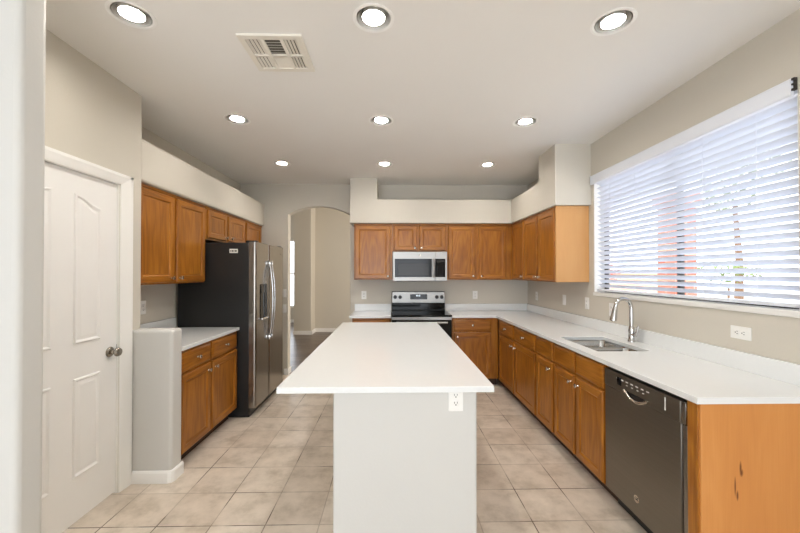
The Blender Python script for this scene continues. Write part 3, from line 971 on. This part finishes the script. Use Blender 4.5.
# ------------------------------------------------------------------ range
gt = thing('range', 'steel and black glass-top electric range between the counters under the microwave', 'range', (0.37, 4.82, 0))
gx0, gx1 = -0.012, 0.752
MB().box((gx0 + 0.004, 4.535, 0.0), (gx1 - 0.004, YB - 0.012, 0.905)).build('body', 'black_enamel', gt)
ct = MB().box((gx0, 4.475, 0.906), (gx1, 5.065, 0.93), bev=0.006).build('cooktop', 'black_gloss', gt)
mb = MB()
for bx_, by_, br_ in ((0.18, 4.62, 0.1), (0.56, 4.62, 0.085), (0.18, 4.9, 0.08), (0.56, 4.9, 0.1)):
    MB().lathe([(br_, 0), (br_, 0.0006), (br_ - 0.004, 0.0006), (br_ - 0.004, 0)], (bx_, by_, 0.9301), (0, 0, 1), n=36, cap0=False, cap1=False).build('burner_ring', 'burner_ring', ct)
MB().box((gx0 + 0.003, 4.497, 0.862), (gx1 - 0.003, 4.534, 0.904), bev=0.004).build('front_band', 'brushed_steel_wide', gt)
od = MB().box((gx0 + 0.005, 4.492, 0.20), (gx1 - 0.005, 4.534, 0.858), bev=0.006).build('oven_door', 'black_gloss', gt)
MB().box((gx0 + 0.09, 4.489, 0.36), (gx1 - 0.09, 4.493, 0.68), bev=0.002).build('oven_window', 'smoked_glass', od)
mb = MB().cyl((gx0 + 0.06, 4.455, 0.835), (gx1 - 0.06, 4.455, 0.835), 0.012, n=16)
for xx in (gx0 + 0.09, gx1 - 0.09):
    mb.cyl((xx, 4.455, 0.835), (xx, 4.495, 0.835), 0.009, n=12)
mb.build('oven_handle', 'brushed_steel_wide', od)
MB().box((gx0 + 0.005, 4.497, 0.03), (gx1 - 0.005, 4.534, 0.19), bev=0.005).build('storage_drawer', 'brushed_steel_wide', gt)
MB().box((gx0, 5.066, 0.905), (gx1 - 0.004, YB - 0.012, 1.195), bev=0.008).build('backguard', 'black_enamel', gt)
pn = MB().box((gx0 + 0.006, 5.052, 1.036), (gx1 - 0.010, 5.0655, 1.19), bev=0.004).build('control_panel', 'brushed_steel_wide', gt)
MB().box((gx0 + 0.006, 5.054, 0.94), (gx1 - 0.010, 5.0655, 1.032), bev=0.003).build('lower_glass', 'black_gloss', gt)
ds = MB().box((0.25, 5.0495, 1.085), (0.492, 5.0525, 1.158), bev=0.002).build('display', 'black_gloss', pn)
mb = MB()
for k in range(4):
    xx = 0.335 + k * 0.014 + (0.005 if k > 1 else 0)
    for (ax, az, aw, ah) in ((0, 0.018, 0.008, 0.002), (0.007, 0.0, 0.002, 0.018), (0, 0.009, 0.008, 0.002)):
        mb.box((xx + ax, 5.0486, 1.125 + az), (xx + ax + aw, 5.0496, 1.125 + az + ah))
mb.build('clock_digits', 'clock_glow', ds)
for kx in (0.038, 0.108, 0.628, 0.70):
    mb = MB().lathe([(0.026, 0), (0.026, 0.004), (0.022, 0.006), (0.021, 0.024), (0.018, 0.028)], (kx, 5.0525, 1.118), (0, -1, 0), n=24)
    mb.box((kx - 0.003, 5.0235, 1.10), (kx + 0.003, 5.0255, 1.137))
    mb.build('knob', 'black_plastic', pn)

# ------------------------------------------------------------------ microwave
mt = thing('microwave', 'steel over-the-range microwave with a dark glass door hung under the short cabinet', 'microwave', (0.37, 4.97, 1.35))
mx0, mx1, mz0, mz1, my = 0.004, 0.734, 1.352, 1.744, 4.775
MB().box((mx0 + 0.003, my + 0.02, mz0 + 0.004), (mx1 - 0.003, YB - 0.004, mz1), bev=0.003).build('case', 'black_enamel', mt)
md = MB().box((mx0, my, mz0), (mx0 + 0.567, my + 0.019, mz1), bev=0.004).build('door', 'brushed_steel_wide', mt)
gl = MB().box((mx0 + 0.026, my - 0.003, mz0 + 0.052), (mx0 + 0.524, my + 0.0005, mz1 - 0.094), bev=0.002).build('door_glass', 'black_gloss', md)
MB().box((mx0 + 0.072, my - 0.0045, mz0 + 0.075), (mx0 + 0.478, my - 0.0028, mz1 - 0.155), bev=0.001).build('viewing_window', 'smoked_glass', gl)
mb = MB().tube([(mx0 + 0.546, my - 0.002, mz0 + 0.055), (mx0 + 0.546, my - 0.03, mz0 + 0.075), (mx0 + 0.546, my - 0.034, mz0 + 0.17), (mx0 + 0.546, my - 0.03, mz0 + 0.275), (mx0 + 0.546, my - 0.002, mz0 + 0.295)], 0.0125, n=12)
mb.build('handle', 'brushed_steel_wide', md)
mc = MB().box((mx0 + 0.569, my, mz0), (mx1, my + 0.019, mz1), bev=0.004).build('control_frame', 'brushed_steel_wide', mt)
kp = MB().box((mx0 + 0.571, my - 0.003, mz0 + 0.052), (mx1 - 0.024, my + 0.0005, mz1 - 0.094), bev=0.002).build('keypad', 'black_gloss', mc)
mb = MB()
for r_ in range(6):
    for c_ in range(3):
        MB().box((mx0 + 0.593 + c_ * 0.032, my - 0.0036, mz0 + 0.068 + r_ * 0.024), (mx0 + 0.593 + c_ * 0.032 + 0.012, my - 0.0029, mz0 + 0.068 + r_ * 0.024 + 0.004)).build('key', 'burner_ring', kp)
MB().box((mx0 + 0.59, my - 0.0042, mz1 - 0.142), (mx1 - 0.036, my - 0.0028, mz1 - 0.108)).build('display', 'smoked_glass', kp)
emblem((mx0 + 0.365, my - 0.0002, mz1 - 0.05), (0, -1, 0), 0.014, md, plate='nickel')
MB().box((mx0 + 0.05, my + 0.05, mz0 - 0.004), (mx1 - 0.05, my + 0.30, mz0 + 0.003)).build('underside_filter', 'black_plastic', mt)

# ------------------------------------------------------------------ ceiling lights
ROW = ('in the row by the air vent', 'in the middle row of three', 'in the row by the cabinet ledges')
COLN = ('pantry and fridge side', 'above the island', 'window side')
for j, y in enumerate(LY):
    for i, x in enumerate(LX):
        lt = thing('recessed_light', 'round recessed ceiling light, lit, %s, %s' % (ROW[j], COLN[i]), 'ceiling light', (x, y, H), 'recessed ceiling lights')
        MB().lathe([(CAN - 0.002, -0.0005), (CAN + 0.017, -0.0005), (CAN + 0.017, 0.001), (CAN + 0.006, 0.003), (CAN + 0.001, 0.002), (CAN - 0.002, -0.0005)],
                   (x, y, H - 0.0005), (0, 0, -1), n=36, cap0=False, cap1=False).build('trim_ring', 'white_trim', lt)
        MB().lathe([(CAN - 0.006, 0.0), (CAN - 0.010, 0.02), (CAN - 0.020, 0.06), (0.05, 0.10), (0.002, 0.101)], (x, y, H), (0, 0, 1), n=36, cap0=False).build('reflector', 'can_reflector', lt)
        b_ = MB().lathe([(0.025, 0.098), (0.03, 0.075), (0.054, 0.030), (0.0575, 0.020), (0.0575, 0.003), (0.0555, 0.003), (0.0555, 0.0207), (0.002, 0.0207)], (x, y, H), (0, 0, 1), n=28).build('bulb', 'white_plastic', lt)
        MB().lathe([(0.0553, 0.0205), (0.0553, 0.0200), (0.002, 0.0200)], (x, y, H), (0, 0, 1), n=28).build('bulb_face', 'lamp_glow', b_)

# ------------------------------------------------------------------ ceiling air vent
vt = thing('air_vent', 'square off-white louvred air vent in the ceiling', 'vent', (-0.665, 2.08, H))
vx0, vx1, vy0, vy1 = -0.838, -0.49, 1.91, 2.25
zc = H - 0.0005
MB().box((vx0 + 0.02, vy0 + 0.02, zc - 0.003), (vx1 - 0.02, vy1 - 0.02, zc)).build('backing', 'vent_dark', vt)
mb = MB()
cx1, cx2, cym = vx0 + 0.125, vx1 - 0.118, (vy0 + vy1) / 2 + 0.01
th_ = 0.012
for a, b in (((vx0, vy0), (vx1, vy0 + 0.032)), ((vx0, vy1 - 0.032), (vx1, vy1)), ((vx0, vy0 + 0.0321), (vx0 + 0.034, vy1 - 0.0321)), ((vx1 - 0.034, vy0 + 0.0321), (vx1, vy1 - 0.0321)),
             ((cx1 - 0.009, vy0 + 0.0321), (cx1 + 0.009, vy1 - 0.0321)), ((cx2 - 0.009, vy0 + 0.0321), (cx2 + 0.009, vy1 - 0.0321))):
    mb.box((a[0], a[1], zc - th_), (b[0], b[1], zc))
for a, b in ((vx0 + 0.0341, cx1 - 0.0091), (cx1 + 0.0091, cx2 - 0.0091), (cx2 + 0.0091, vx1 - 0.0341)):
    mb.box((a, cym - 0.009, zc - th_), (b, cym + 0.009, zc))
mb.build('frame', 'vent_enamel', vt)
def louvers(x0, x1, y0, y1, along, n, tilt):
    mb = MB()
    for k in range(n):
        t = (k + 0.5) / n
        hw_ = 0.0105
        c, s_ = math.cos(tilt) * hw_, math.sin(tilt) * 0.006
        if along == 'x':
            y = y0 + (y1 - y0) * t
            pts = [(x0, y - c, zc - 0.006 - s_), (x0, y + c, zc - 0.006 + s_), (x0, y + c, zc - 0.0045 + s_), (x0, y - c, zc - 0.0045 - s_)]
            mb.prism(pts, (x1 - x0, 0, 0))
        else:
            x = x0 + (x1 - x0) * t
            pts = [(x - c, y0, zc - 0.006 - s_), (x + c, y0, zc - 0.006 + s_), (x + c, y0, zc - 0.0045 + s_), (x - c, y0, zc - 0.0045 - s_)]
            mb.prism(pts, (0, y1 - y0, 0))
    mb.build('louver_bank', 'vent_enamel', vt)
ya0, ya1, yb0, yb1 = vy0 + 0.032, cym - 0.009, cym + 0.009, vy1 - 0.032
for (a, b) in ((ya0, ya1), (yb0, yb1)):
    louvers(vx0 + 0.034, cx1 - 0.009, a, b, 'y', 4, R(46))
    louvers(cx2 + 0.009, vx1 - 0.034, a, b, 'y', 4, R(145))
louvers(cx1 + 0.009, cx2 - 0.009, ya0, ya1, 'x', 6, R(45))
louvers(cx1 + 0.009, cx2 - 0.009, yb0, yb1, 'x', 6, R(165))

# ------------------------------------------------------------------ outlets and switches
def outlet(label, c, n, kind='outlet', horizontal=False, group='white wall outlets'):
    c, n = Vector(c), Vector(n)
    zz = Vector((0, 0, 1))
    xx = zz.cross(n).normalized()
    a, b = (xx, zz) if not horizontal else (zz, xx)
    def bx_(mb, u0, u1, v0, v1, d0, d1, bev=0):
        p = c + a * u0 + b * v0 + n * d0
        q = c + a * u1 + b * v1 + n * d1
        mb.box(p, q, bev=bev)
        return mb
    nm = {'outlet': 'wall_outlet', 'switch': 'light_switch'}[kind]
    t = thing(nm, label, 'outlet' if kind == 'outlet' else 'light switch', c, group)
    bx_(MB(), -0.036, 0.036, -0.059, 0.059, 0.0003, 0.006, 0.002).build('cover_plate', 'white_plastic', t)
    if kind == 'outlet':
        for s_ in (-0.0195, 0.0195):
            r_ = bx_(MB(), -0.016, 0.016, s_ - 0.0145, s_ + 0.0145, 0.0058, 0.0078, 0.001).build('receptacle', 'white_plastic', t)
            mb = MB()
            bx_(mb, -0.008, -0.0055, s_ - 0.001, s_ + 0.008, 0.0076, 0.0082)
            bx_(mb, 0.0055, 0.008, s_ - 0.001, s_ + 0.008, 0.0076, 0.0082)
            bx_(mb, -0.0028, 0.0028, s_ - 0.010, s_ - 0.005, 0.0076, 0.0082)
            mb.build('slots', 'slot_black', r_)
    else:
        bx_(MB(), -0.0165, 0.0165, -0.033, 0.033, 0.0058, 0.0095, 0.0015).build('rocker', 'white_plastic', t)
    return t
outlet('white outlet plate on the island front just under the worktop edge', (0.312, 1.76, 0.834), (0, -1, 0))
outlet('white wall outlet between the arch and the range', (-0.413, YB, 1.14), (0, -1, 0))
outlet('white wall outlet on the wall just past the range, under the grained cabinet', (1.20, YB, 1.14), (0, -1, 0))
outlet('white wall outlet nearest the inner corner on the window wall', (XR, 4.83, 1.145), (-1, 0, 0))
outlet('white wall switch under the pale cabinet side on the window wall', (XR, 4.05, 1.15), (-1, 0, 0), 'switch')
outlet('white wall outlet between the pale cabinet and the faucet', (XR, 3.57, 1.152), (-1, 0, 0))
outlet('white wall outlet behind the faucet neck under the window', (XR, 3.165, 1.128), (-1, 0, 0))
outlet('white sideways outlet on the window wall above the dishwasher', (XR, 1.978, 1.118), (-1, 0, 0), horizontal=True)
outlet('white wall outlet above the short counter beside the fridge', (XL, 3.17, 1.155), (1, 0, 0))
outlet('white light switch cut by the picture edge on the near wall', (-1.483, 1.32, 1.165), (0, -1, 0), 'switch', group='white light switches')
outlet('lower white switch plate on the strip between fridge and arch', (-1.562, YB, 0.95), (0, -1, 0), 'switch', group='white light switches')
outlet('upper white switch plate on the strip between fridge and arch', (-1.562, YB, 1.17), (0, -1, 0), 'switch', group='white light switches')

# ------------------------------------------------------------------ the yard outside the window
yg = MB().box((2.2, -8, -0.3), (40, 45, -0.15)).build('ground_yard', 'patio_concrete')
yg['kind'] = 'structure'
tag(MB().box((4.05, 5.02, -0.15), (4.37, 5.36, 2.55)).box((4.0, 4.97, -0.15), (4.42, 5.41, 0.1)).box((4.0, 4.97, 2.45), (4.42, 5.41, 2.6)).build('patio_column', 'red_brick'),
    'red brick patio column seen through the blind', 'column')
tag(MB().box((6.5, 8.7, -0.15), (6.7, 16, 1.42)).box((6.46, 8.66, 1.42), (6.74, 16, 1.48)).build('garden_wall', 'pink_stucco'),
    'pinkish stucco garden wall outside behind the faucet end of the blind', 'wall')
def leaf_cloud(mb, c, rad_, n, size, mi=0, squash=1.0):
    for _ in range(n):
        while True:
            p = Vector((random.uniform(-1, 1), random.uniform(-1, 1), random.uniform(-1, 1)))
            if p.length < 1:
                break
        q = Vector(c) + Vector((p.x * rad_, p.y * rad_, p.z * rad_ * squash))
        a = Vector((random.uniform(-1, 1), random.uniform(-1, 1), random.uniform(-1, 1))).normalized()
        b = a.orthogonal().normalized()
        s_ = size * random.uniform(0.6, 1.3)
        v = [mb.bm.verts.new(q + a * s_ * k1 + b * s_ * 0.5 * k2) for k1, k2 in ((-1, 0), (0, -1), (1, 0), (0, 1))]
        f = mb.bm.faces.new(v)
        f.material_index = mi
def tree(label, x, y, h, crown, n, leafs):
    t = thing('garden_tree', label, 'tree', (x, y, -0.15))
    MB().tube([(x, y, -0.15), (x + 0.05, y, h * 0.4), (x - 0.03, y + 0.05, h * 0.8)], [0.12, 0.09, 0.05], n=10).build('trunk', 'bark', t)
    mb = MB()
    for _ in range(7):
        leaf_cloud(mb, (x + random.uniform(-1, 1) * crown * .7, y + random.uniform(-1, 1) * crown * .7, h * random.uniform(0.75, 1.1)), crown * 0.55, n // 7, 0.075, 0, 0.8)
    mb.build('foliage', leafs, t, smooth=False)
tree('leafy green tree outside above the middle of the blind', 9.4, 9.5, 4.3, 1.2, 1500, 'leaf_green')
for k, (x, y, z, m, l) in enumerate(((5.7, 11.6, 1.25, 'leaf_yellow', 'yellow bush outside in front of the pinkish garden wall'),
                                     (5.7, 9.6, 1.25, 'flower_red', 'red-flowering bush outside at the end of the pinkish garden wall'),
                                     (7.6, 7.9, 1.3, 'leaf_green', 'low green bush outside beside the brick column'),
                                     (8.3, 6.4, 1.3, 'flower_red', 'reddish bush outside seen low through the near half of the blind'))):
    t = thing('garden_bush', l, 'bush', (x, y, -0.15))
    MB().tube([(x, y, -0.15), (x, y, z - 0.1)], [0.04, 0.02], n=8).build('stem', 'bark', t)
    mb = MB()
    leaf_cloud(mb, (x, y, z + 0.2), 0.55, 420, 0.05, 0, 0.5)
    mb.build('foliage', m, t, smooth=False)
